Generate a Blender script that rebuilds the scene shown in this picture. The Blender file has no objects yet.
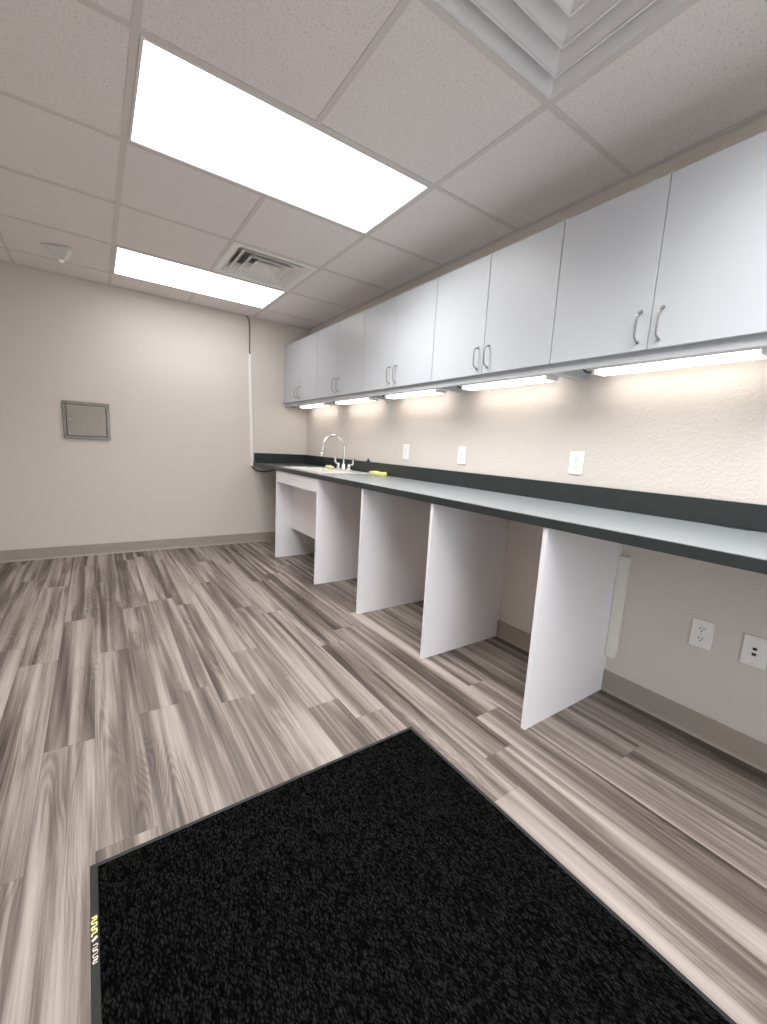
import bpy, bmesh, math, random
from mathutils import Vector, Matrix

random.seed(7)
scene = bpy.context.scene
COL = scene.collection
ZF = 1.1027                       # camera height above the floor
P = 0.6096                        # ceiling module (2 ft)
X0, Y0, HC = 0.1557, 1.7025, 1.2318 + ZF
W, D = 1.9951, 4.4799             # right wall, far wall
XL, YN = -1.06, -1.45             # left wall, near wall

# ------------------------------------------------------------------ materials
def new_mat(name):
    m = bpy.data.materials.new(name); m.use_nodes = True
    nt = m.node_tree
    return m, nt, nt.nodes['Principled BSDF']

def N(nt, t, **kw):
    n = nt.nodes.new(t)
    for k, v in kw.items(): setattr(n, k, v)
    return n

def simple(name, col, rough=0.5, metal=0.0, spec=0.5, bump=0.0, bscale=200.0, var=0.0, vscale=8.0, coat=0.0):
    m, nt, b = new_mat(name)
    b.inputs['Base Color'].default_value = (*col, 1)
    b.inputs['Roughness'].default_value = rough
    b.inputs['Metallic'].default_value = metal
    b.inputs['Specular IOR Level'].default_value = spec
    if coat:
        b.inputs['Coat Weight'].default_value = coat
        b.inputs['Coat Roughness'].default_value = 0.15
    tc = N(nt, 'ShaderNodeTexCoord')
    if var:
        n = N(nt, 'ShaderNodeTexNoise'); n.inputs['Scale'].default_value = vscale; n.inputs['Detail'].default_value = 4
        nt.links.new(tc.outputs['Object'], n.inputs['Vector'])
        mx = N(nt, 'ShaderNodeMix', data_type='RGBA')
        mx.inputs['A'].default_value = (*[c * (1 - var) for c in col], 1)
        mx.inputs['B'].default_value = (*[min(1, c * (1 + var)) for c in col], 1)
        nt.links.new(n.outputs['Fac'], mx.inputs['Factor'])
        nt.links.new(mx.outputs['Result'], b.inputs['Base Color'])
    if bump:
        n = N(nt, 'ShaderNodeTexNoise'); n.inputs['Scale'].default_value = bscale; n.inputs['Detail'].default_value = 3
        nt.links.new(tc.outputs['Object'], n.inputs['Vector'])
        bp = N(nt, 'ShaderNodeBump'); bp.inputs['Strength'].default_value = bump; bp.inputs['Distance'].default_value = 0.003
        nt.links.new(n.outputs['Fac'], bp.inputs['Height'])
        nt.links.new(bp.outputs['Normal'], b.inputs['Normal'])
    return m

def emissive(name, col, strength):
    m, nt, b = new_mat(name)
    b.inputs['Base Color'].default_value = (0.9, 0.9, 0.9, 1)
    b.inputs['Emission Color'].default_value = (*col, 1)
    b.inputs['Emission Strength'].default_value = strength
    return m

def floor_material():
    m, nt, b = new_mat('vinyl_plank')
    L = nt.links.new
    geo = N(nt, 'ShaderNodeNewGeometry')
    sep = N(nt, 'ShaderNodeSeparateXYZ'); L(geo.outputs['Position'], sep.inputs[0])
    def mth(op, a, bb=None, clamp=False):
        n = N(nt, 'ShaderNodeMath', operation=op); n.use_clamp = clamp
        for i, v in enumerate((a, bb)):
            if v is None: continue
            if isinstance(v, (int, float)): n.inputs[i].default_value = v
            else: L(v, n.inputs[i])
        return n.outputs[0]
    PW, PL = 0.147, 1.21
    u = mth('DIVIDE', mth('SUBTRACT', sep.outputs['X'], 0.103 - 20 * PW), PW)
    row = mth('FLOOR', u); fu = mth('FRACT', u)
    wn = N(nt, 'ShaderNodeTexWhiteNoise', noise_dimensions='1D'); L(row, wn.inputs['W'])
    v = mth('ADD', mth('DIVIDE', mth('ADD', sep.outputs['Y'], 20.0), PL), mth('MULTIPLY', wn.outputs['Value'], 3.0))
    vi = mth('FLOOR', v); fv = mth('FRACT', v)
    cid = N(nt, 'ShaderNodeCombineXYZ'); L(row, cid.inputs[0]); L(vi, cid.inputs[1])
    rn = N(nt, 'ShaderNodeTexWhiteNoise', noise_dimensions='2D'); L(cid.outputs[0], rn.inputs['Vector'])
    # per-plank shifted coordinates
    shift = N(nt, 'ShaderNodeVectorMath', operation='SCALE'); L(rn.outputs['Color'], shift.inputs[0]); shift.inputs['Scale'].default_value = 40.0
    pos = N(nt, 'ShaderNodeVectorMath', operation='ADD'); L(geo.outputs['Position'], pos.inputs[0]); L(shift.outputs[0], pos.inputs[1])
    def tex(kind, sx, sy, **kw):
        mp = N(nt, 'ShaderNodeMapping'); mp.inputs['Scale'].default_value = (sx, sy, 1.0)
        L(pos.outputs[0], mp.inputs['Vector'])
        t = N(nt, kind)
        for k, val in kw.items(): t.inputs[k].default_value = val
        L(mp.outputs[0], t.inputs['Vector'])
        return t
    broad = tex('ShaderNodeTexNoise', 18.0, 0.6, Scale=1.0, Detail=2.5, Roughness=0.5, Distortion=0.5)
    streak = tex('ShaderNodeTexNoise', 70.0, 0.9, Scale=1.0, Detail=3.0, Roughness=0.55, Distortion=0.3)
    fine = tex('ShaderNodeTexNoise', 260.0, 5.0, Scale=1.0, Detail=4.0, Roughness=0.7)
    # cathedral grain: level lines of a stretched smooth field
    cath = tex('ShaderNodeTexNoise', 8.0, 1.0, Scale=1.0, Detail=1.0, Roughness=0.4, Distortion=0.4)
    rings = mth('SINE', mth('MULTIPLY', cath.outputs['Fac'], 190.0))
    patch = tex('ShaderNodeTexNoise', 7.0, 1.4, Scale=1.0, Detail=1.0)
    pm = N(nt, 'ShaderNodeMapRange'); pm.inputs['From Min'].default_value = 0.52; pm.inputs['From Max'].default_value = 0.66
    L(patch.outputs['Fac'], pm.inputs['Value'])
    ringamt = mth('MULTIPLY', mth('MULTIPLY', rings, 0.042), pm.outputs[0])
    f = mth('ADD', mth('MULTIPLY', broad.outputs['Fac'], 1.05), -0.05)
    f = mth('ADD', f, mth('MULTIPLY', mth('SUBTRACT', streak.outputs['Fac'], 0.5), 0.30))
    f = mth('ADD', f, mth('MULTIPLY', mth('SUBTRACT', fine.outputs['Fac'], 0.5), 0.32))
    f = mth('ADD', f, ringamt)
    f = mth('SUBTRACT', f, mth('MULTIPLY', pm.outputs[0], 0.07))
    f = mth('ADD', f, mth('MULTIPLY', mth('SUBTRACT', rn.outputs['Value'], 0.5), 0.07))
    cr = N(nt, 'ShaderNodeValToRGB'); L(f, cr.inputs[0])
    e = cr.color_ramp.elements
    e[0].position = 0.22; e[0].color = FLOOR_COLS[0]
    e[1].position = 0.80; e[1].color = FLOOR_COLS[3]
    e2 = cr.color_ramp.elements.new(0.42); e2.color = FLOOR_COLS[1]
    e3 = cr.color_ramp.elements.new(0.56); e3.color = FLOOR_COLS[2]
    # seams
    du = mth('MULTIPLY', mth('MINIMUM', fu, mth('SUBTRACT', 1.0, fu)), PW)
    dv = mth('MULTIPLY', mth('MINIMUM', fv, mth('SUBTRACT', 1.0, fv)), PL)
    seam = mth('LESS_THAN', mth('MINIMUM', du, dv), 0.0009)
    mx = N(nt, 'ShaderNodeMix', data_type='RGBA'); L(cr.outputs[0], mx.inputs['A'])
    mx.inputs['B'].default_value = (0.10, 0.085, 0.08, 1)
    L(mth('MULTIPLY', seam, 0.55), mx.inputs['Factor'])
    L(mx.outputs['Result'], b.inputs['Base Color'])
    b.inputs['Roughness'].default_value = 0.42
    b.inputs['Specular IOR Level'].default_value = 0.4
    bp = N(nt, 'ShaderNodeBump'); bp.inputs['Strength'].default_value = 0.12; bp.inputs['Distance'].default_value = 0.001
    L(fine.outputs['Fac'], bp.inputs['Height']); L(bp.outputs['Normal'], b.inputs['Normal'])
    return m

FLOOR_COLS = [(0.052, 0.040, 0.033, 1), (0.150, 0.122, 0.105, 1), (0.285, 0.243, 0.217, 1), (0.44, 0.388, 0.354, 1)]

def wall_material(name, col, bump):
    m, nt, b = new_mat(name)
    L = nt.links.new
    tc = N(nt, 'ShaderNodeTexCoord')
    b.inputs['Base Color'].default_value = (*col, 1)
    b.inputs['Roughness'].default_value = 0.5
    b.inputs['Specular IOR Level'].default_value = 0.35
    n = N(nt, 'ShaderNodeTexNoise'); n.inputs['Scale'].default_value = 105.0; n.inputs['Detail'].default_value = 2.5; n.inputs['Roughness'].default_value = 0.45
    L(tc.outputs['Object'], n.inputs['Vector'])
    rp = N(nt, 'ShaderNodeMapRange'); rp.inputs['From Min'].default_value = 0.42; rp.inputs['From Max'].default_value = 0.62
    L(n.outputs['Fac'], rp.inputs['Value'])
    bp = N(nt, 'ShaderNodeBump'); bp.inputs['Strength'].default_value = bump; bp.inputs['Distance'].default_value = 0.0022
    L(rp.outputs[0], bp.inputs['Height']); L(bp.outputs['Normal'], b.inputs['Normal'])
    return m

def tile_material():
    m, nt, b = new_mat('acoustic_tile')
    L = nt.links.new
    tc = N(nt, 'ShaderNodeTexCoord')
    n = N(nt, 'ShaderNodeTexNoise'); n.inputs['Scale'].default_value = 130.0; n.inputs['Detail'].default_value = 4
    L(tc.outputs['Object'], n.inputs['Vector'])
    cr = N(nt, 'ShaderNodeValToRGB'); L(n.outputs['Fac'], cr.inputs[0])
    cr.color_ramp.elements[0].position = 0.30; cr.color_ramp.elements[0].color = (0.70, 0.66, 0.66, 1)
    cr.color_ramp.elements[1].position = 0.46; cr.color_ramp.elements[1].color = (0.87, 0.83, 0.825, 1)
    L(cr.outputs[0], b.inputs['Base Color'])
    b.inputs['Roughness'].default_value = 0.95; b.inputs['Specular IOR Level'].default_value = 0.1
    bp = N(nt, 'ShaderNodeBump'); bp.inputs['Strength'].default_value = 0.35; bp.inputs['Distance'].default_value = 0.002
    L(n.outputs['Fac'], bp.inputs['Height']); L(bp.outputs['Normal'], b.inputs['Normal'])
    return m

def mat_pile_material():
    m, nt, b = new_mat('mat_pile')
    L = nt.links.new
    tc = N(nt, 'ShaderNodeTexCoord')
    mp = N(nt, 'ShaderNodeMapping'); mp.inputs['Rotation'].default_value = (0, 0, 0.6); mp.inputs['Scale'].default_value = (1.0, 0.5, 1)
    L(tc.outputs['Object'], mp.inputs['Vector'])
    dn = N(nt, 'ShaderNodeTexNoise'); dn.inputs['Scale'].default_value = 60; L(mp.outputs[0], dn.inputs['Vector'])
    ad = N(nt, 'ShaderNodeMix', data_type='VECTOR'); ad.inputs['Factor'].default_value = 0.012
    L(mp.outputs[0], ad.inputs['A']); L(dn.outputs['Color'], ad.inputs['B'])
    v = N(nt, 'ShaderNodeTexVoronoi'); v.inputs['Scale'].default_value = 190.0; v.inputs['Randomness'].default_value = 0.6
    L(ad.outputs['Result'], v.inputs['Vector'])
    cr = N(nt, 'ShaderNodeValToRGB'); L(v.outputs['Distance'], cr.inputs[0])
    cr.color_ramp.elements[0].position = 0.05; cr.color_ramp.elements[0].color = (0.017, 0.018, 0.019, 1)
    cr.color_ramp.elements[1].position = 0.62; cr.color_ramp.elements[1].color = (0.0018, 0.0018, 0.002, 1)
    wn = N(nt, 'ShaderNodeMix', data_type='RGBA', blend_type='MULTIPLY'); wn.inputs['Factor'].default_value = 0.7
    L(cr.outputs[0], wn.inputs['A']); L(v.outputs['Color'], wn.inputs['B'])
    bw = N(nt, 'ShaderNodeHueSaturation'); bw.inputs['Saturation'].default_value = 0.0; L(wn.outputs['Result'], bw.inputs['Color'])
    L(bw.outputs[0], b.inputs['Base Color'])
    b.inputs['Roughness'].default_value = 0.85; b.inputs['Specular IOR Level'].default_value = 0.0
    bp = N(nt, 'ShaderNodeBump'); bp.inputs['Strength'].default_value = 0.9; bp.inputs['Distance'].default_value = 0.004; bp.invert = True
    L(v.outputs['Distance'], bp.inputs['Height']); L(bp.outputs['Normal'], b.inputs['Normal'])
    return m

def laminate_top():
    m, nt, b = new_mat('laminate_worktop')
    L = nt.links.new
    tc = N(nt, 'ShaderNodeTexCoord')
    n = N(nt, 'ShaderNodeTexNoise'); n.inputs['Scale'].default_value = 260.0; n.inputs['Detail'].default_value = 3
    L(tc.outputs['Object'], n.inputs['Vector'])
    cr = N(nt, 'ShaderNodeValToRGB'); L(n.outputs['Fac'], cr.inputs[0])
    cr.color_ramp.elements[0].position = 0.40; cr.color_ramp.elements[0].color = (0.028, 0.036, 0.036, 1)
    cr.color_ramp.elements[1].position = 0.66; cr.color_ramp.elements[1].color = (0.060, 0.074, 0.073, 1)
    L(cr.outputs[0], b.inputs['Base Color'])
    b.inputs['Roughness'].default_value = 0.30; b.inputs['Specular IOR Level'].default_value = 0.6
    return m

M = {}
M['floor'] = floor_material()
M['wall'] = wall_material('wall_paint', (0.68, 0.635, 0.592), 0.10)
M['wall_rough'] = wall_material('orange_peel_wall_paint', (0.68, 0.635, 0.592), 0.38)
M['tile'] = tile_material()
M['grid'] = simple('ceiling_grid_paint', (0.70, 0.66, 0.65), 0.5)
M['plenum'] = simple('dark_plenum', (0.02, 0.02, 0.02), 0.9)
M['base'] = simple('taupe_vinyl_base', (0.37, 0.325, 0.285), 0.45, var=0.06)
M['melamine'] = simple('white_melamine', (0.86, 0.845, 0.87), 0.38, var=0.015, vscale=3)
M['cab'] = simple('grey_white_laminate', (0.50, 0.525, 0.558), 0.35, var=0.01, vscale=3)
M['top'] = laminate_top()
M['enamel'] = simple('sink_enamel', (0.80, 0.78, 0.75), 0.15)
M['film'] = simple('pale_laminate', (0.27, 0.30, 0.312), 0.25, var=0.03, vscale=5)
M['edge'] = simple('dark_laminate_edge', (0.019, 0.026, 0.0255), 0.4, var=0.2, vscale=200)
M['chrome'] = simple('chrome', (0.80, 0.80, 0.80), 0.14, 1.0)
M['nickel'] = simple('satin_nickel', (0.42, 0.41, 0.41), 0.28, 1.0)
M['steel'] = simple('brushed_steel', (0.72, 0.71, 0.69), 0.32, 1.0, bump=0.05, bscale=300)
M['panel_steel'] = simple('dull_steel', (0.30, 0.27, 0.235), 0.42, 0.8, var=0.08, vscale=10)
M['panel_frame'] = simple('steel_frame', (0.20, 0.185, 0.165), 0.35, 0.9, var=0.1, vscale=20)
M['plastic'] = simple('white_plastic', (0.88, 0.87, 0.86), 0.35)
M['plastic_grey'] = simple('off_white_plastic', (0.70, 0.68, 0.66), 0.4)
M['offwhite'] = simple('off_white_paint', (0.84, 0.83, 0.77), 0.4)
M['metal_white'] = simple('white_enamel_metal', (0.78, 0.77, 0.76), 0.4)
M['vent_white'] = simple('diffuser_enamel', (0.80, 0.80, 0.83), 0.45)
M['vent_white2'] = simple('register_enamel', (0.88, 0.88, 0.87), 0.4)
M['galv'] = simple('galvanised_sheet', (0.75, 0.75, 0.75), 0.6, 0.0)
M['black'] = simple('black_plastic', (0.012, 0.012, 0.012), 0.45)
M['cordgrey'] = simple('dark_grey_cord', (0.10, 0.095, 0.09), 0.6)
M['rubber'] = simple('mat_rubber', (0.013, 0.015, 0.0148), 0.7, bump=0.3, bscale=400)
M['pile'] = mat_pile_material()
M['yellow'] = simple('yellow_foam', (0.80, 0.72, 0.26), 0.8, bump=0.4, bscale=150, var=0.15, vscale=40)
M['yellowgreen'] = simple('yellow_green_foam', (0.74, 0.74, 0.33), 0.8, bump=0.4, bscale=150, var=0.15, vscale=40)
M['logo_yellow'] = simple('yellow_print', (0.82, 0.68, 0.28), 0.6, var=0.15, vscale=300)
M['logo_white'] = simple('pale_print', (0.72, 0.62, 0.52), 0.6)
M['lens_ceiling'] = emissive('led_panel_lens', (1.0, 0.99, 0.985), 1.9)
M['lens_strip'] = emissive('strip_light_lens', (1.0, 0.915, 0.82), 2.9)
M['sensor_body'] = simple('light_grey_plastic', (0.68, 0.68, 0.67), 0.3)
M['alu'] = simple('door_frame_bronze', (0.20, 0.17, 0.15), 0.4, 0.6)
M['paving'] = simple('outside_paving', (0.45, 0.43, 0.40), 0.8, var=0.1)
gm, gnt, gb = new_mat('door_glass')
tr = N(gnt, 'ShaderNodeBsdfTransparent'); gl = N(gnt, 'ShaderNodeBsdfGlossy'); gl.inputs['Roughness'].default_value = 0.02
mxs = N(gnt, 'ShaderNodeMixShader'); mxs.inputs[0].default_value = 0.08
gnt.links.new(tr.outputs[0], mxs.inputs[1]); gnt.links.new(gl.outputs[0], mxs.inputs[2])
gnt.links.new(mxs.outputs[0], gnt.nodes['Material Output'].inputs['Surface'])
M['glass'] = gm
M['sensor_lens'] = simple('sensor_lens', (0.92, 0.92, 0.92), 0.1, coat=0.5)

# ------------------------------------------------------------------ geometry helpers
def add_box(bm, lo, hi, bev=0.0, seg=2):
    r = bmesh.ops.create_cube(bm, size=1.0)
    vs = r['verts']
    c = [(a + b) / 2 for a, b in zip(lo, hi)]; s = [abs(b - a) for a, b in zip(lo, hi)]
    for v in vs: v.co = Vector((c[0] + v.co.x * s[0], c[1] + v.co.y * s[1], c[2] + v.co.z * s[2]))
    if bev > 0:
        es = {e for v in vs for e in v.link_edges}
        bmesh.ops.bevel(bm, geom=list(es), offset=min(bev, min(s) * 0.45), segments=seg, affect='EDGES', profile=0.5)
    return bm

def box(lo, hi, bev=0.0, seg=2): return add_box(bmesh.new(), lo, hi, bev, seg)

def add_prism(bm, pts, vec):
    """closed polygon pts (3-D) extruded along vec"""
    a = [bm.verts.new(p) for p in pts]
    b = [bm.verts.new(Vector(p) + Vector(vec)) for p in pts]
    n = len(pts)
    bm.faces.new(a); bm.faces.new(b[::-1])
    for i in range(n): bm.faces.new((a[i], b[i], b[(i + 1) % n], a[(i + 1) % n]))
    return bm

def add_tube(bm, pts, r, seg=12, caps=True):
    pts = [Vector(p) for p in pts]; n = len(pts)
    rs = r if isinstance(r, (list, tuple)) else [r] * n
    rings = []; up = None
    for i, p in enumerate(pts):
        t = (pts[min(i + 1, n - 1)] - pts[max(i - 1, 0)]).normalized()
        if up is None:
            up = Vector((0, 0, 1)) if abs(t.z) < 0.9 else Vector((1, 0, 0))
        up = (up - t * up.dot(t)).normalized(); s = t.cross(up)
        rings.append([bm.verts.new(p + rs[i] * (math.cos(a) * up + math.sin(a) * s)) for a in [2 * math.pi * k / seg for k in range(seg)]])
    for i in range(n - 1):
        for k in range(seg):
            f = bm.faces.new((rings[i][k], rings[i][(k + 1) % seg], rings[i + 1][(k + 1) % seg], rings[i + 1][k])); f.smooth = True
    if caps: bm.faces.new(rings[0][::-1]); bm.faces.new(rings[-1])
    return bm

def add_lathe(bm, prof, c, axis='z', seg=24):
    """prof: list of (radius, height) revolved about the axis through c"""
    c = Vector(c); rings = []
    for r, h in prof:
        ring = []
        for k in range(seg):
            a = 2 * math.pi * k / seg; u, v = r * math.cos(a), r * math.sin(a)
            ring.append(bm.verts.new(c + {'z': Vector((u, v, h)), 'x': Vector((h, u, v)), 'y': Vector((u, h, v))}[axis]))
        rings.append(ring)
    for i in range(len(rings) - 1):
        for k in range(seg):
            f = bm.faces.new((rings[i][k], rings[i][(k + 1) % seg], rings[i + 1][(k + 1) % seg], rings[i + 1][k])); f.smooth = True
    bm.faces.new(rings[0][::-1]); bm.faces.new(rings[-1])
    return bm

def smooth_path(pts, n=8):
    pts = [Vector(p) for p in pts]; out = []
    for i in range(len(pts) - 1):
        p0, p1, p2, p3 = pts[max(i - 1, 0)], pts[i], pts[i + 1], pts[min(i + 2, len(pts) - 1)]
        for k in range(n):
            t = k / n
            out.append(0.5 * ((2 * p1) + (p2 - p0) * t + (2 * p0 - 5 * p1 + 4 * p2 - p3) * t * t + (3 * p1 - p0 - 3 * p2 + p3) * t ** 3))
    out.append(pts[-1]); return out

BASE = {}
def finish(name, bm, mat, loc=Vector((0, 0, 0))):
    bmesh.ops.translate(bm, verts=bm.verts, vec=-Vector(loc))
    bmesh.ops.recalc_face_normals(bm, faces=bm.faces)
    me = bpy.data.meshes.new(name); bm.to_mesh(me); bm.free()
    for mm in (mat if isinstance(mat, (list, tuple)) else [mat]): me.materials.append(M[mm])
    o = bpy.data.objects.new(name, me); COL.objects.link(o)
    return o

def thing(name, label, cat, loc, group=None):
    o = bpy.data.objects.new(name, None); COL.objects.link(o)
    o.location = loc; BASE[o] = Vector(loc); o.empty_display_size = 0.1
    tag(o, label, cat, group); return o

def tag(o, label, cat, group=None):
    o['label'] = label; o['category'] = cat
    if group: o['group'] = group
    return o

def mesh_thing(name, bm, mat, label, cat, loc, group=None):
    o = finish(name, bm, mat, Vector(loc)); o.location = loc; BASE[o] = Vector(loc)
    return tag(o, label, cat, group)

def part(name, bm, mat, parent, label=None):
    o = finish(name, bm, mat, BASE[parent]); o.parent = parent; BASE[o] = BASE[parent]
    if label: o['label'] = label
    return o

def struct(name, bm, mat, parent=None):
    o = finish(name, bm, mat)
    if parent: o.parent = parent
    BASE[o] = Vector((0, 0, 0))
    o['kind'] = 'structure'
    return o

def copy_tree(root, loc, label, group=None):
    r = root.copy(); COL.objects.link(r); r.location = loc; r['label'] = label
    if group: r['group'] = group
    def rec(src, dst):
        for ch in list(src.children):
            c = ch.copy(); COL.objects.link(c); c.parent = dst; rec(ch, c)
    rec(root, r)
    return r

# ------------------------------------------------------------------ room shell
struct('floor', box((XL - .1, YN - .1, -0.1), (W + .1, D + .1, 0)), 'floor')
struct('wall_right', box((W, YN, 0), (W + .1, D + .1, HC + .15)), 'wall_rough')
struct('wall_far', box((XL, D, 0), (W, D + .1, HC + .15)), 'wall')
struct('wall_left', box((XL - .1, YN, 0), (XL, D + .1, HC + .15)), 'wall')
DX0, DX1, DZ = -0.05, 1.00, 2.06
bm = bmesh.new()
add_box(bm, (XL - .1, YN - .1, 0), (DX0, YN, HC + .15)); add_box(bm, (DX1, YN - .1, 0), (W + .1, YN, HC + .15)); add_box(bm, (DX0, YN - .1, DZ), (DX1, YN, HC + .15))
struct('wall_near', bm, 'wall')
bm = bmesh.new()
for lo, hi in [((DX0, 0.002), (DX0 + .09, DZ)), ((DX1 - .09, 0.002), (DX1, DZ)), ((DX0 + .09, DZ - .10), (DX1 - .09, DZ)), ((DX0 + .09, 0.002), (DX1 - .09, .20))]:
    add_box(bm, (lo[0], YN - .07, lo[1]), (hi[0], YN - .02, hi[1]), .002, 1)
dr = struct('door_1', bm, 'alu')
struct('door_glass', box((DX0 + .09, YN - .048, .20), (DX1 - .09, YN - .042, DZ - .10)), 'glass', dr)
struct('ground', box((XL - 6, YN - 9, -.12), (W + 6, YN - .1, -.02)), 'paving')
pl = bpy.data.lights.new('door_daylight', 'AREA'); pl.shape = 'RECTANGLE'; pl.size = DX1 - DX0; pl.size_y = DZ; pl.cycles.is_portal = True
po = bpy.data.objects.new('door_daylight', pl); COL.objects.link(po); po.location = ((DX0 + DX1) / 2, YN - .12, DZ / 2); po.rotation_euler = (math.radians(90), 0, 0)

# baseboards (vinyl cove base, small toe)
def baseboard(name, a, b, inward):
    a, b, n = Vector((*a, 0)), Vector((*b, 0)), Vector((*inward, 0))
    prof = [(0, 0), (0.012, 0), (0.007, 0.012), (0.006, 0.098), (0.004, 0.102), (0, 0.102)]
    bm = bmesh.new(); add_prism(bm, [a + n * x + Vector((0, 0, z)) for x, z in prof], b - a)
    return struct(name, bm, 'base')
baseboard('baseboard_far', (XL, D), (W - .012, D), (0, -1))
baseboard('baseboard_right', (W, YN), (W, D), (-1, 0))
baseboard('baseboard_left', (XL, YN), (XL, D - .012), (1, 0))

# ceiling: lay-in tiles between the bays taken by lights and air diffusers, with the metal grid as its child
xs = [XL] + [X0 + k * P for k in range(-1, 3)] + [X0 + 3 * P - 0.004, W]
xs = [x for i, x in enumerate(xs) if i == 0 or x > xs[0]]
ys = [YN] + [Y0 + k * P for k in range(-5, 5)] + [D]
LIGHT_ROWS = [-3, 0, 3]
def bay(i, j):   # column / row index relative to X0, Y0
    if i in (0, 1) and j in LIGHT_ROWS: return 'light'
    if (i, j) == (1, -2) or (i, j) == (1, 2): return 'vent'
    return 'tile'
T = 0.012
bm = bmesh.new()
for a in range(len(xs) - 2):
    for b in range(len(ys) - 1):
        if bay(a - 2, b - 6) != 'tile': continue
        add_box(bm, (xs[a] + .002, ys[b] + .002, HC + 0.003), (xs[a + 1] - .002, ys[b + 1] - .002, HC + 0.018))
ceil = struct('ceiling', bm, 'tile')
bm = bmesh.new()
for b, y in enumerate(ys[1:-1]):      # cross tees
    j = b - 5                          # line between row j-1 and j
    for a in range(len(xs) - 2):
        i = a - 2
        add_box(bm, (xs[a] + T, y - T, HC), (xs[a + 1] - T, y + T, HC + 0.003))
for x in xs[1:-2]:                     # main tees; none through the middle of a light
    mid = abs(x - (X0 + P)) < .01
    for b in range(len(ys) - 1):
        j = b - 6
        if mid and j in LIGHT_ROWS: continue
        add_box(bm, (x - T, ys[b] - (T if b else 0), HC), (x + T, ys[b + 1] - T if b < len(ys) - 2 else ys[b + 1], HC + 0.003))
for lo, hi in [((XL, YN, HC - .001), (XL + .022, D, HC + .002)), ((XL, D - .022, HC - .001), (W, D, HC + .002)),
               ((X0 + 3 * P - .016, YN, HC - .001), (W, D, HC + .002)), ((XL, YN, HC - .001), (W, YN + .022, HC + .002))]:
    add_box(bm, lo, hi)
for j in LIGHT_ROWS:
    for y in (Y0 + j * P, Y0 + (j + 1) * P):
        if y - T > YN: add_box(bm, (X0 + P - T, y - T, HC + .0002), (X0 + P + T, y + T, HC + 0.0028))
struct('ceiling_grid', bm, 'grid', ceil)
bm = bmesh.new(); add_box(bm, (XL - .1, YN - .1, HC + .15), (W + .1, D + .1, HC + .25))
struct('ceiling_slab', bm, 'plenum', ceil)

# ------------------------------------------------------------------ ceiling lights
def ceiling_light(j, label):
    y0 = Y0 + j * P; x0, x1, y1 = X0, X0 + 2 * P, Y0 + (j + 1) * P
    t = thing('ceiling_light', label, 'ceiling light', ((x0 + x1) / 2, (y0 + y1) / 2, HC), 'flat panel ceiling lights')
    g = T + .001; f = 0.012
    bm = bmesh.new()
    for lo, hi in [((x0 + g, y0 + g), (x1 - g, y0 + g + f)), ((x0 + g, y1 - g - f), (x1 - g, y1 - g)),
                   ((x0 + g, y0 + g + f), (x0 + g + f, y1 - g - f)), ((x1 - g - f, y0 + g + f), (x1 - g, y1 - g - f))]:
        add_box(bm, (*lo, HC - .002), (*hi, HC + .03), .0015, 1)
    part('frame', bm, 'metal_white', t)
    q = g + f
    part('lens', box((x0 + q, y0 + q, HC + .002), (x1 - q, y1 - q, HC + .008)), 'lens_ceiling', t)
    # downward beam of the prismatic lens
    ld = bpy.data.lights.new('ceiling_light_beam', 'AREA'); ld.shape = 'RECTANGLE'; ld.size = x1 - x0 - .08; ld.size_y = y1 - y0 - .08
    ld.energy = {3: 1.6, 0: 12.5, -3: 13.5}[j]; ld.color = (1.0, 0.99, 0.985); ld.spread = math.radians(135)
    lo_ = bpy.data.objects.new('ceiling_light_beam', ld); COL.objects.link(lo_); lo_.parent = t; lo_.location = (0, 0, -.004)
    part('housing', box((x0 + g, y0 + g, HC + .031), (x1 - g, y1 - g, HC + .07), .004), 'metal_white', t)
    return t
ceiling_light(0, 'large bright rectangular flat ceiling light nearest the viewer, above the middle of the floor')
ceiling_light(-3, 'flat rectangular ceiling light straight above the viewer, out of view overhead')
ceiling_light(3, 'farther flat rectangular ceiling light by the far wall, next to the small square air vent')

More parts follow.
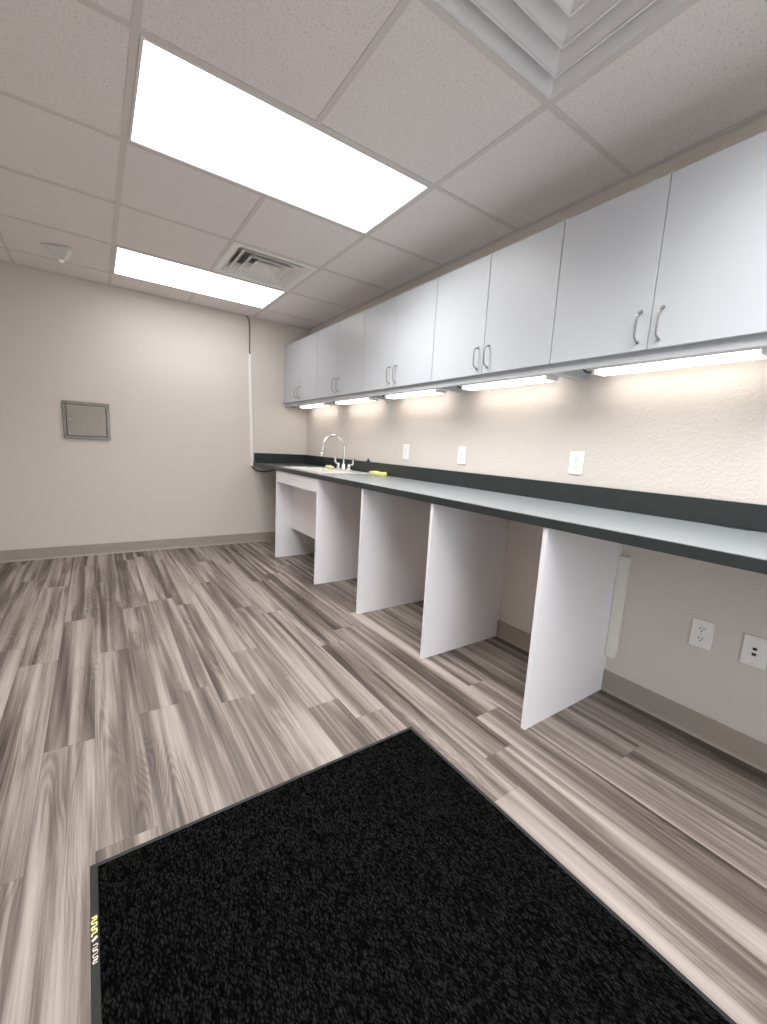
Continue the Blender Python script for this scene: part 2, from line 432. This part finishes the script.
# ------------------------------------------------------------------ air diffusers (stepped square cones)
def diffuser(i, j, mat, radii, label, flange, drop, name):
    cx, cy = X0 + (i + .5) * P, Y0 + (j + .5) * P; R = P / 2 - T - .001
    t = thing(name, label, 'air vent', (cx, cy, HC))
    def frustum(bm, r0, z0, r1, z1, th=.0018):
        # square ring blade from half-width r0 at z0 to r1 at z1, with thickness
        A = []
        for r, z in ((r0, z0), (r1, z1), (r1 - th * 1.2, z1 + th), (r0 - th * 2, z0 + th * .6)):
            A.append([bm.verts.new((cx + sx * r, cy + sy * r, z)) for sx, sy in ((-1, -1), (1, -1), (1, 1), (-1, 1))])
        for k in range(4):
            for c in range(4):
                bm.faces.new((A[k][c], A[k][(c + 1) % 4], A[(k + 1) % 4][(c + 1) % 4], A[(k + 1) % 4][c]))
        return bm
    bm = bmesh.new()
    for sx in (-1, 1):
        add_box(bm, (cx + sx * R, cy - R, HC), (cx + sx * (R - flange), cy + R, HC + .004))
        add_box(bm, (cx - R + flange, cy + sx * R, HC), (cx + R - flange, cy + sx * (R - flange), HC + .004))
    frustum(bm, R - flange, HC + .002, R - flange - .055, HC + .06)
    part('frame', bm, mat, t)
    for k, r in enumerate(radii):
        bm = bmesh.new(); add_z = HC - drop * 0 + .004
        frustum(bm, r, add_z, r - .058, add_z + .05)
        # small flat lip on the lower edge
        for s in (-1, 1):
            add_box(bm, (cx + s * r, cy - r, add_z - .0015), (cx + s * (r - .007), cy + r, add_z + .001))
            add_box(bm, (cx - r + .007, cy + s * r, add_z - .0015), (cx + r - .007, cy + s * (r - .007), add_z + .001))
        part('louver', bm, mat, t)
    rc = radii[-1] - .066
    bm = bmesh.new(); add_box(bm, (cx - rc, cy - rc, HC + .006), (cx + rc, cy + rc, HC + .012), .004)
    part('center_plate', bm, mat, t)
    bm = bmesh.new()
    z0, z1 = HC + .06, HC + .145
    for s in (-1, 1):
        add_box(bm, (cx + s * R, cy - R, z0), (cx + s * (R - .01), cy + R, z1))
        add_box(bm, (cx - R + .01, cy + s * R, z0), (cx + R - .01, cy + s * (R - .01), z1))
    add_box(bm, (cx - R, cy - R, z1 - .005), (cx + R, cy + R, z1))
    part('duct_box', bm, 'galv', t, 'grey sheet metal box above the louvers')
    bm = bmesh.new(); add_lathe(bm, [(.12, 0), (.12, .003)], (cx, cy, z1 - .009), 'z', 32)
    part('duct_opening', bm, 'plenum', t, 'round black duct opening')
    return t
diffuser(1, -2, 'vent_white', [.232, .160, .092], 'large pale square louvered air vent at the top edge of the view, nearest the viewer', .004, 0, 'air_diffuser')
diffuser(1, 2, 'vent_white2', [.215, .150, .092], 'small far square air vent with black gaps, beside the farther ceiling light', .040, 0, 'air_diffuser')

# ------------------------------------------------------------------ ceiling sensor (wedge-shaped)
sx, sy = -0.165, 3.83
t = thing('ceiling_sensor', 'small white wedge shaped sensor on the ceiling near the far wall', 'sensor', (sx, sy, HC))
bm = bmesh.new()
top = [(-.262, 3.850), (-.085, 3.780), (-.070, 3.90), (-.160, 3.98)]
bot = [(-.175, 3.865), (-.125, 3.850), (-.120, 3.885), (-.155, 3.900)]
A = [bm.verts.new((x, y, HC - .001)) for x, y in top]; B = [bm.verts.new((x, y, HC - .075)) for x, y in bot]
bm.faces.new(A); bm.faces.new(B[::-1])
for k in range(4): bm.faces.new((A[k], B[k], B[(k + 1) % 4], A[(k + 1) % 4]))
bmesh.ops.bevel(bm, geom=bm.edges[:], offset=.005, segments=2, affect='EDGES')
part('housing', bm, 'sensor_body', t)
bm = bmesh.new(); add_lathe(bm, [(.006, -.012), (.016, -.008), (.021, 0), (.021, .012)], (-.145, 3.875, HC - .079), 'z', 18)
part('lens', bm, 'sensor_lens', t)

# ------------------------------------------------------------------ wall cabinets
XK = 1.7101; ZKB, ZKT = 0.4159 + ZF, 1.0098 + ZF; ZCB = 0.3804 + ZF; ZBP = 0.412 + ZF   # bottom edge of lip and sides; recessed bottom panel
PITCH = 0.8163; YC = [4.4745 - PITCH * k for k in range(5)]      # far edge of every cabinet
def make_cabinet(yfar, label, lock=False):
    y1, y0 = yfar, yfar - PITCH + .001; yc = (y0 + y1) / 2; th = .018
    t = thing('wall_cabinet', label, 'wall cabinet', (XK, yc, ZCB), 'white double door wall cabinets')
    bm = bmesh.new(); xf = XK + .021
    add_box(bm, (xf, y0, ZCB), (W - .001, y0 + th, ZKT)); add_box(bm, (xf, y1 - th, ZCB), (W - .001, y1, ZKT))
    add_box(bm, (xf + th, y0 + th, ZBP), (W - .001, y1 - th, ZBP + .016)); add_box(bm, (xf, y0 + th, ZCB), (xf + th, y1 - th, ZBP + .016)); add_box(bm, (xf, y0 + th, ZKT - th), (W - .001, y1 - th, ZKT))
    add_box(bm, (W - .008, y0 + th, ZBP + .016), (W - .001, y1 - th, ZKT - th))
    add_box(bm, (xf + .02, y0 + th, (ZKB + ZKT) / 2), (W - .01, y1 - th, (ZKB + ZKT) / 2 + th))
    part('carcass', bm, 'cab', t)
    for s in (-1, 1):
        a, b = (y0 + .0012, yc - .0014) if s < 0 else (yc + .0014, y1 - .0012)
        d = part('door', box((XK, a, ZKB), (XK + .019, b, ZKT), .0012, 1), 'cab', t)
        hy = yc + s * .037; z0, z1 = ZKB + .030, ZKB + .140
        path = [(XK + .001, hy, z0), (XK - .012, hy, z0 + .004), (XK - .026, hy, z0 + .012), (XK - .030, hy, z0 + .022),
                (XK - .0305, hy, (z0 + z1) / 2), (XK - .030, hy, z1 - .022), (XK - .026, hy, z1 - .012), (XK - .012, hy, z1 - .004), (XK + .001, hy, z1)]
        bm = bmesh.new(); add_tube(bm, smooth_path(path, 4), .0037, 10)
        for z in (z0, z1): add_lathe(bm, [(.0065, -.004), (.0065, .001)], (XK - .0, hy, z), 'x', 12)
        h = part('handle', bm, 'nickel', d, 'metal wire pull handle')
        if lock and s < 0:
            bm = bmesh.new(); add_lathe(bm, [(.009, -.004), (.010, .001)], (XK, yc - .022, ZKB + .195), 'x', 16)
            part('lock', bm, 'nickel', d, 'small round metal cam lock')
    return t
make_cabinet(YC[0], 'farthest white double door wall cabinet, against the far wall, with a small lock', True)
cab = make_cabinet(YC[1], 'second white double door wall cabinet from the far wall, above the sink')
labels = ['middle white double door wall cabinet of the five, third from the far wall',
          'second nearest white double door wall cabinet, fourth from the far wall',
          'nearest and largest looking white double door wall cabinet, at the right edge of the view']
for k, lb in enumerate(labels):
    copy_tree(cab, (XK, BASE[cab].y - PITCH * (k + 1), ZCB), lb)

# ------------------------------------------------------------------ under-cabinet strip lights
LLEN = 0.582
LY = [YC[4 - k] - PITCH + .100 for k in range(5)]
def make_strip(y, label):
    zt = ZBP - .0002; zb = 0.3765 + ZF; xa, xb = 1.842, 1.928
    t = thing('strip_light', label, 'under-cabinet light', (1.885, y + LLEN / 2, zt), 'under-cabinet strip lights')
    part('body', box((xa, y, zb + .0175), (xb, y + LLEN, zt), .002), 'metal_white', t)  # housing of the strip light, a flat body above the lens
    bm = bmesh.new(); add_box(bm, (xa + .003, y + .006, zb), (xb - .003, y + LLEN - .006, zb + .018), .007, 3)
    part('lens', bm, 'lens_strip', t)
    for ya, yb in ((y - .008, y + .007), (y + LLEN - .007, y + LLEN + .008)):
        part('end_cap', box((xa - .001, ya, zb - .0008), (xb + .001, yb, zt), .003), 'plastic', t)
    bm = bmesh.new(); ye = y + LLEN + .007
    add_tube(bm, smooth_path([(xa + .02, ye, zt - .020), (xa + .008, ye + .018, zt - .026), (xa + .012, ye + .038, zt - .018), (xa + .018, ye + .052, zt - .006)], 6), .0045, 8)
    part('connector', bm, 'cordgrey', t, 'short grey cord')
    return t
sl = ['glowing strip light under the nearest wall cabinet, at the right edge', 'glowing strip light under the second nearest wall cabinet',
      'glowing strip light under the middle wall cabinet of the five', 'glowing strip light under the wall cabinet over the faucet and sink',
      'glowing strip light farthest away, next to the far wall']
s0 = make_strip(LY[0], sl[0])
for y, lb in zip(LY[1:], sl[1:]): copy_tree(s0, (1.885, y + LLEN / 2, ZBP - .0002), lb)

# ------------------------------------------------------------------ countertop with sink cut-out
XC = 1.3866; ZT, ZB = ZF - 0.2266, ZF - 0.2636; ZS = ZF - 0.1279; YCE = -0.40
S = (1.462, 3.03, 1.872, 3.69)                       # basin opening x0 y0 x1 y1
t = thing('countertop', 'long dark grey green laminate countertop along the right wall', 'countertop', (1.69, 2.0, ZB))
ti = ZT - .0
bm = bmesh.new()
for lo, hi in [((XC + .004, YCE), (W - .001, S[1])), ((XC + .004, S[3]), (W - .001, D - .001)), ((XC + .004, S[1]), (S[0], S[3])), ((S[2], S[1]), (W - .001, S[3]))]:
    add_box(bm, (*lo, ZB + .008), (*hi, ZT))
part('worktop', bm, 'top', t)
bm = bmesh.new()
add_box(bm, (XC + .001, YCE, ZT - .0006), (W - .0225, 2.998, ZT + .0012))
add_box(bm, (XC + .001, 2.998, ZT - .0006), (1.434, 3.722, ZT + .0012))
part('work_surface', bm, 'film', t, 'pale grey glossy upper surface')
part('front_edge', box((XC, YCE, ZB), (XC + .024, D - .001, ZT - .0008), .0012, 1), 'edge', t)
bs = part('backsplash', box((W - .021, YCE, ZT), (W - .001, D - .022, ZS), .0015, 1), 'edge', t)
part('side_splash', box((XC + .008, D - .021, ZT), (W - .001, D - .001, ZS), .0015, 1), 'edge', t)
bm = bmesh.new()                                     # loose strip at the foot of the splash, near end
add_prism(bm, [(W - .0215, .455, ZT + .0014), (W - .044, .47, ZT + .0014), (W - .036, .50, ZT + .0014), (W - .050, .525, ZT + .0014), (W - .034, .545, ZT + .0014), (W - .0215, .60, ZT + .0014)], (0, 0, .003))
part('loose_strip', bm, 'edge', bs)

# sink
t = thing('sink', 'drop-in sink set in the far end of the countertop', 'sink', (1.69, 3.36, ZT))
bm = bmesh.new()
rx0, ry0, rx1, ry1 = 1.435, 3.0, 1.948, 3.72
for lo, hi in [((rx0, ry0), (rx1, S[1] + .004)), ((rx0, S[3] - .004), (rx1, ry1)), ((rx0, S[1] + .004), (S[0] + .004, S[3] - .004)), ((S[2] - .07, S[1] + .004), (rx1, S[3] - .004))]:
    add_box(bm, (*lo, ZT + .0005), (*hi, ZT + .006), .0025, 2)
part('rim', bm, 'enamel', t)
bm = bmesh.new()
bx0, by0, bx1, by1 = S[0] + .004, S[1] + .004, S[2] - .07, S[3] - .004; dz = .17
def ring(x0, y0, x1, y1, z, r, n=5):
    out = []
    for cx, cy, a0 in ((x1 - r, y1 - r, 0), (x0 + r, y1 - r, 90), (x0 + r, y0 + r, 180), (x1 - r, y0 + r, 270)):
        for k in range(n):
            a = math.radians(a0 + 90 * k / (n - 1)); out.append(bm.verts.new((cx + r * math.cos(a), cy + r * math.sin(a), z)))
    return out
rs = [ring(bx0, by0, bx1, by1, ZT + .002, .03), ring(bx0 + .004, by0 + .004, bx1 - .004, by1 - .004, ZT - dz + .03, .035), ring(bx0 + .03, by0 + .03, bx1 - .03, by1 - .03, ZT - dz, .04)]
for a, b in zip(rs, rs[1:]):
    for k in range(len(a)):
        f = bm.faces.new((a[k], a[(k + 1) % len(a)], b[(k + 1) % len(b)], b[k])); f.smooth = True
bm.faces.new(rs[-1])
basin = part('basin', bm, 'enamel', t)
md = basin.modifiers.new('thickness', 'SOLIDIFY'); md.thickness = .0015; md.offset = 0
bm = bmesh.new(); add_lathe(bm, [(.02, .001), (.043, .001), (.045, .003), (.038, .004), (.030, .002)], ((bx0 + bx1) / 2, 3.36, ZT - dz), 'z', 24)
part('drain', bm, 'chrome', t)

# faucet
FX, FY, FZ = 1.868, 3.36, ZT + .0062
t = thing('faucet', 'chrome gooseneck faucet with two blade handles behind the sink', 'faucet', (FX, FY, FZ))
bm = bmesh.new(); add_lathe(bm, [(.030, 0), (.030, .006), (.024, .016), (.018, .05), (.014, .055)], (FX, FY, FZ), 'z', 24)
add_box(bm, (FX - .022, FY - .115, FZ), (FX + .022, FY + .115, FZ + .010), .004)
part('base', bm, 'chrome', t)
R = .108; zs = 0.0 + ZF - .022
path = [(FX, FY, FZ + .04), (FX, FY, (FZ + zs) / 2), (FX, FY, zs)] + [(FX - R + R * math.cos(a), FY, zs + R * math.sin(a)) for a in [math.pi * k / 16 for k in range(1, 17)]] + [(FX - 2 * R - .004, FY, zs - .030), (FX - 2 * R - .008, FY, zs - .055)]
bm = bmesh.new(); add_tube(bm, path, .0105, 14)
sp = part('spout', bm, 'chrome', t)
bm = bmesh.new(); add_tube(bm, [(FX - 2 * R - .0075, FY, zs - .052), (FX - 2 * R - .0105, FY, zs - .078)], .0135, 14)
part('aerator', bm, 'chrome', sp)
for s in (-1, 1):
    hy = FY + s * .098
    bm = bmesh.new(); add_lathe(bm, [(.022, 0), (.022, .010), (.016, .022), (.014, .045), (.010, .050)], (FX, hy, FZ + .008), 'z', 20)
    v = part('valve', bm, 'chrome', t)
    bm = bmesh.new()
    pth = smooth_path([(FX, hy, FZ + .048), (FX, hy + s * .035, FZ + .054), (FX, hy + s * .062, FZ + .064), (FX, hy + s * .072, FZ + .090), (FX, hy + s * .074, FZ + .118)], 5)
    add_tube(bm, pth, [.008 + .004 * (k / len(pth)) for k in range(len(pth))], 12)
    part('handle', bm, 'chrome', v)

# yellow things on the counter, black clip on the splash
def pad(name, c, l, w, h, rz, mat, label, cat):
    bm = bmesh.new(); add_box(bm, (-l / 2, -w / 2, 0), (l / 2, w / 2, h), h * .3, 3)
    bmesh.ops.subdivide_edges(bm, edges=[e for e in bm.edges if e.calc_length() > .04], cuts=6, use_grid_fill=True)
    for v in bm.verts:
        v.co.z += .0035 * math.sin(v.co.x * 55) * (v.co.z / h); v.co.y += .004 * math.sin(v.co.x * 38 + 1)
    bmesh.ops.transform(bm, matrix=Matrix.Translation(c) @ Matrix.Rotation(rz, 4, 'Z'), verts=bm.verts)
    return mesh_thing(name, bm, mat, label, cat, c)
pad('yellow_sponge', (1.895, 2.84, ZT + .0015), .19, .06, .030, math.radians(90), 'yellow', 'long yellow sponge lying on the countertop right of the faucet', 'sponge')
pad('yellow_sponge', (1.835, 3.575, ZT + .0065), .10, .055, .024, math.radians(80), 'yellowgreen', 'short greenish yellow sponge on the sink edge left of the faucet', 'sponge')
bm = bmesh.new()
add_box(bm, (W - .022, 3.115, ZS + .0005), (W - .004, 3.145, ZS + .012), .002)
add_lathe(bm, [(.006, 0), (.005, .012), (.002, .018)], (W - .012, 3.13, ZS + .011), 'z', 10)
mesh_thing('clip', bm, 'black', 'tiny black clip standing on the backsplash right of the faucet', 'clip', (W - .012, 3.13, ZS))

# ------------------------------------------------------------------ counter supports
XD = 1.393
def side_profile(y, th=.019):
    xb = W - .0125
    return [(XD, y, 0), (xb, y, 0), (xb, y, .104), (W - .001, y, .104), (W - .001, y, ZB + .0075), (XC + .0255, y, ZB + .0075), (XC + .0255, y, ZB - .0005), (XD, y, ZB - .0005)]
def panel_bm(yfar):
    bm = bmesh.new(); add_prism(bm, side_profile(yfar), (0, -.019, 0)); return bm
for y, lb in [(0.931, 'white support panel under the counter nearest the viewer, beside the wall outlets'),
              (1.5833, 'second nearest white support panel under the counter'),
              (2.2584, 'third nearest white support panel under the counter, next one right of the sink cabinet')]:
    mesh_thing('support_panel', panel_bm(y), 'melamine', lb, 'counter support', (1.69, y - .0095, 0), 'white counter support panels')
t = thing('sink_cabinet', 'open white sink cabinet with apron and raised back panel under the far counter end', 'sink cabinet', (1.69, 3.36, 0))
part('side_panel', panel_bm(3.7997), 'melamine', t)
part('side_panel', panel_bm(2.9197), 'melamine', t)
part('apron', box((XD + .001, 2.9207, ZF - .370), (XD + .019, 3.7797, ZB - .0005), .001, 1), 'melamine', t)
bm = bmesh.new(); add_prism(bm, [(1.549, 2.9207, ZF - .821), (1.566, 2.9207, ZF - .821), (1.452, 2.9207, ZB + .007), (1.435, 2.9207, ZB + .007)], (0, 0, 0.0)) if False else None
bm = box((1.549, 2.9207, ZF - .821), (1.566, 3.7797, ZB + .0075), .001, 1)
# the basin stands behind this panel: cut the top of the panel down in front of it
bm.free()
bm = box((1.549, 2.9207, ZF - .821), (1.566, 3.7797, ZT - dz - .012), .001, 1)
part('knee_panel', bm, 'melamine', t)

# white board on the wall beside the nearest support
t = thing('wire_cover', 'narrow off white cover box on the wall behind the nearest support panel', 'wire cover', (W, 0.885, ZF - .675))
part('body', box((W - .028, 0.868, ZF - .921), (W - .001, 0.9115, ZF - .429), .0015, 1), 'offwhite', t)  # body of the cover box, closed by the lid
part('lid', box((W - .031, 0.870, ZF - .919), (W - .0285, 0.9095, ZF - .431), .001, 1), 'offwhite', t)

# ------------------------------------------------------------------ wall plates
def plate(yc, zc, label, kind, group=None, w=.075, h=.115):
    x = W - .0008
    t = thing('wall_outlet' if kind != 'data' else 'data_jack_plate', label, 'wall outlet' if kind != 'data' else 'data jack', (W, yc, zc), group)
    part('plate', box((x - .006, yc - w / 2, zc - h / 2), (x, yc + w / 2, zc + h / 2), .003, 2), 'plastic', t)
    def b(y0, y1, z0, z1, d=.0075, bev=.0008): return box((x - d, yc + y0, zc + z0), (x - .005, yc + y1, zc + z1), bev, 1)
    if kind == 'decora':
        rc = part('receptacle', b(-.0165, .0165, -.0335, .0335, .0085), 'plastic', t)
        for s in (-1, 1):
            bm = bmesh.new()
            for yy, hh in ((-.006, .007), (.006, .0055)):
                add_box(bm, (x - .0092, yc + yy - .0011, zc + s * .020 - hh / 2), (x - .0083, yc + yy + .0011, zc + s * .020 + hh / 2))
            add_lathe(bm, [(.0024, -.0007), (.0024, 0)], (x - .0085, yc, zc + s * .020 - .0085), 'x', 10)
            part('socket', bm, 'cordgrey', rc)
        for zz in (-.004, .004): part('button', box((x - .0105, yc - .006, zc + zz - .003), (x - .0083, yc + .006, zc + zz + .003), .0006, 1), 'plastic_grey', rc)
    elif kind == 'duplex':
        for s in (-1, 1):
            bm = bmesh.new(); zc2 = zc + s * .0195
            pts = []
            for k in range(20):
                a = 2 * math.pi * k / 20; pts.append((x - .0055, yc + .0172 * math.cos(a), zc2 + max(-.0135, min(.0135, .0172 * math.sin(a)))))
            add_prism(bm, pts, (-.0025, 0, 0))
            rc = part('receptacle', bm, 'plastic', t)
            bm = bmesh.new()
            for yy, hh in ((-.0063, .0085), (.0063, .0068)):
                add_box(bm, (x - .0086, yc + yy - .0014, zc2 + .003 - hh / 2), (x - .0078, yc + yy + .0014, zc2 + .003 + hh / 2))
            add_lathe(bm, [(.0028, -.0006), (.0028, .0002)], (x - .008, yc, zc2 - .0075), 'x', 12)
            part('socket', bm, 'black', rc)
    else:
        for s in (-1, 1):
            zc2 = zc + s * .0105
            jk = part('jack', box((x - .0080, yc - .0105, zc2 - .0088), (x - .005, yc + .0105, zc2 + .0088), .001, 1), 'plastic', t)
            part('socket', box((x - .0086, yc - .0062, zc2 - .0048), (x - .0078, yc + .0062, zc2 + .0048)), 'black', jk, 'black jack opening')
    for zz in ((-.048, .048) if kind != 'duplex' else (0,)):
        bm = bmesh.new(); add_lathe(bm, [(.0026, -.0012), (.0032, .0005)], (x - .006, yc, zc + zz), 'x', 12)
        part('screw', bm, 'plastic_grey', t)
    return t
g = 'outlets above the counter'
plate(1.190, ZF - .022, 'nearest and largest looking outlet of the three above the counter', 'decora', g)
plate(1.992, ZF - .021, 'middle outlet of the three above the counter', 'decora', g)
plate(2.600, ZF - .020, 'farthest outlet above the counter, closest to the sink', 'decora', g)
plate(0.563, ZF - .672, 'white duplex outlet low on the wall under the counter', 'duplex')
plate(0.396, ZF - .672, 'white two jack data plate under the counter at the right edge', 'data')

# ------------------------------------------------------------------ far wall: access panel, raceway, cords
x0, x1, z0, z1 = -.2135, .1160, ZF - .068, ZF + .2445
t = thing('access_panel', 'square stainless steel hinged box set in the far wall', 'wall panel', ((x0 + x1) / 2, D, (z0 + z1) / 2))
bm = bmesh.new(); f = .024; ya, yb = D - .016, D - .001
for lo, hi in [((x0, z0), (x1, z0 + f)), ((x0, z1 - f), (x1, z1)), ((x0, z0 + f), (x0 + f, z1 - f)), ((x1 - f, z0 + f), (x1, z1 - f))]:
    add_box(bm, (lo[0], ya, lo[1]), (hi[0], yb, hi[1]), .002, 1)
part('frame', bm, 'panel_frame', t)
d = part('door', box((x0 + f + .003, D - .022, z0 + f + .003), (x1 - f - .003, D - .002, z1 - f - .003), .0025, 2), 'panel_steel', t)
bm = bmesh.new(); add_lathe(bm, [(.006, -.006), (.008, .001)], (x0 + f + .022, D - .022, (z0 + z1) / 2 + .004), 'y', 14)
part('latch', bm, 'chrome', d, 'tiny shiny round latch')
for zz in (z0 + .07, z1 - .07):
    bm = bmesh.new(); add_tube(bm, [(x1 - f + .001, D - .019, zz - .02), (x1 - f + .001, D - .019, zz + .02)], .004, 8)
    part('hinge', bm, 'panel_frame', d)

bm = bmesh.new()
ra, rb = Vector((1.3405, D - .009, ZF + .870)), Vector((1.3700, D - .009, ZF - .268))
pts = lambda c: [c + Vector(o) for o in ((-.015, .0082, 0), (-.015, -.006, 0), (-.010, -.0105, 0), (.010, -.0105, 0), (.015, -.006, 0), (.015, .0082, 0))]
add_prism(bm, pts(ra), rb - ra)
mesh_thing('cable_raceway', bm, 'plastic', 'thin white vertical cable raceway on the far wall left of the cabinets', 'cable raceway', ra)
bm = bmesh.new(); add_tube(bm, smooth_path([(1.300, D - .02, HC - .002), (1.318, D - .012, HC - .012), (1.330, D - .010, HC - .04), (1.338, D - .010, HC - .11), (1.3385, D - .010, HC - .24), (1.3405, D - .010, ZF + .8705)], 6), .0055, 10)
mesh_thing('cord', bm, 'cordgrey', 'dark cord coming down from the ceiling into the white raceway', 'cord', (1.3385, D - .01, HC))
bm = bmesh.new(); add_tube(bm, smooth_path([(1.371, D - .010, ZF - .2685), (1.385, D - .011, ZF - .290), (1.430, D - .014, ZF - .318), (1.500, D - .016, ZF - .328), (1.570, D - .016, ZF - .318), (1.640, D - .014, ZF - .290), (1.66, D - .014, ZB + .006)], 6), .0060, 10)
mesh_thing('cord', bm, 'black', 'black cord drooping below the counter end at the far wall', 'cord', (1.5, D - .012, ZF - .32))

# ------------------------------------------------------------------ entrance mat
A, B = Vector((-.055, 1.148)), Vector((1.001, 1.161)); e = (B - A).normalized(); n = Vector((e.y, -e.x)); LEN = 1.75; WID = (B - A).length
def mp(u, v, z): p = A + e * u + n * v; return (p.x, p.y, z)
ctr = Vector(mp(WID / 2, LEN / 2, 0))
t = thing('floor_mat', 'big black ribbed entrance mat with a rubber edge on the floor', 'floor mat', ctr)
BW = .0165
bm = bmesh.new()
outer = [(0, 0), (WID, 0), (WID, LEN), (0, LEN)]; inner = [(BW, BW), (WID - BW, BW), (WID - BW, LEN - BW), (BW, LEN - BW)]
lv = [[bm.verts.new(mp(u, v, z)) for u, v in loop] for loop, z in ((outer, .0005), (outer, .002), (inner, .0045), (inner, .0005))]
for a, b in zip(lv, lv[1:] + lv[:1]):
    for k in range(4): bm.faces.new((a[k], a[(k + 1) % 4], b[(k + 1) % 4], b[k]))
rub = part('rubber_border', bm, 'rubber', t)
bm = bmesh.new()
add_prism(bm, [mp(u, v, .0006) for u, v in [(BW + .0003, BW + .0003), (WID - BW - .0003, BW + .0003), (WID - BW - .0003, LEN - BW - .0003), (BW + .0003, LEN - BW - .0003)]], (0, 0, .0075))
part('pile', bm, 'pile', t)
# worn print on the left border: a block of bold yellow letters, a slash, a second row of thin pale letters
bm = bmesh.new(); v0 = .145
def stroke(bm, u0, v_, du, dv, w):
    a = Vector((u0 * .8, v_)); b_ = Vector((u0 * .8 + du * .8, v_ + dv)); dd = (b_ - a).normalized(); pp = Vector((-dd.y, dd.x)) * w * .6
    zz = lambda q: .00225 + .0025 * q.x / BW
    add_prism(bm, [mp(*q, zz(q)) for q in (a + pp, b_ + pp, b_ - pp, a - pp)], (0, 0, .0006))
for k in range(6):
    v = v0 + k * .0075
    stroke(bm, .003, v, .012, 0, .0028); stroke(bm, .003 if k % 2 else .0145, v, 0, .0062, .0025)
    if k % 3 == 0: stroke(bm, .009, v, 0, .006, .002)
part('print', bm, 'logo_yellow', rub, 'bold yellow lettering')
bm = bmesh.new()
stroke(bm, .003, v0 + .054, .012, -.006, .005)
for k in range(6):
    v = v0 + .064 + k * .0068
    stroke(bm, .005, v, .010, 0, .0016); stroke(bm, .005 if k % 2 else .015, v, 0, .0048, .0016)
    if k in (1, 4, 5): stroke(bm, .005, v + .0048, .010, 0, .0016)
part('print', bm, 'logo_white', rub, 'thin pale lettering')

# ------------------------------------------------------------------ world, camera, view
SKY = 3.5
w = bpy.data.worlds.new('World'); scene.world = w; w.use_nodes = True
w.node_tree.nodes['Background'].inputs[0].default_value = (0.86, 0.93, 1.0, 1)
w.node_tree.nodes['Background'].inputs[1].default_value = SKY

cam = bpy.data.cameras.new('Camera'); co = bpy.data.objects.new('Camera', cam); COL.objects.link(co)
Rr = Vector((0.82425902, -0.56353122, 0.05504211)); U = Vector((0.04116129, 0.15659012, 0.9868056)); F = Vector((0.56471481, 0.81111781, -0.15226649))
m = Matrix(((Rr.x, U.x, -F.x, 0), (Rr.y, U.y, -F.y, 0), (Rr.z, U.z, -F.z, ZF), (0, 0, 0, 1)))
co.matrix_world = m
cam.sensor_fit = 'HORIZONTAL'; cam.sensor_width = 36; cam.lens = 416.16 / 767 * 36
cam.clip_start = 0.02
scene.camera = co
scene.view_settings.view_transform = 'Standard'; scene.view_settings.look = 'None'
scene.view_settings.exposure = 1.22; scene.view_settings.gamma = 1.0; scene.view_settings.use_curve_mapping = False
scene.cycles.use_denoising = True
scene.cycles.max_bounces = 12; scene.cycles.diffuse_bounces = 8
scene.cycles.sample_clamp_indirect = 8
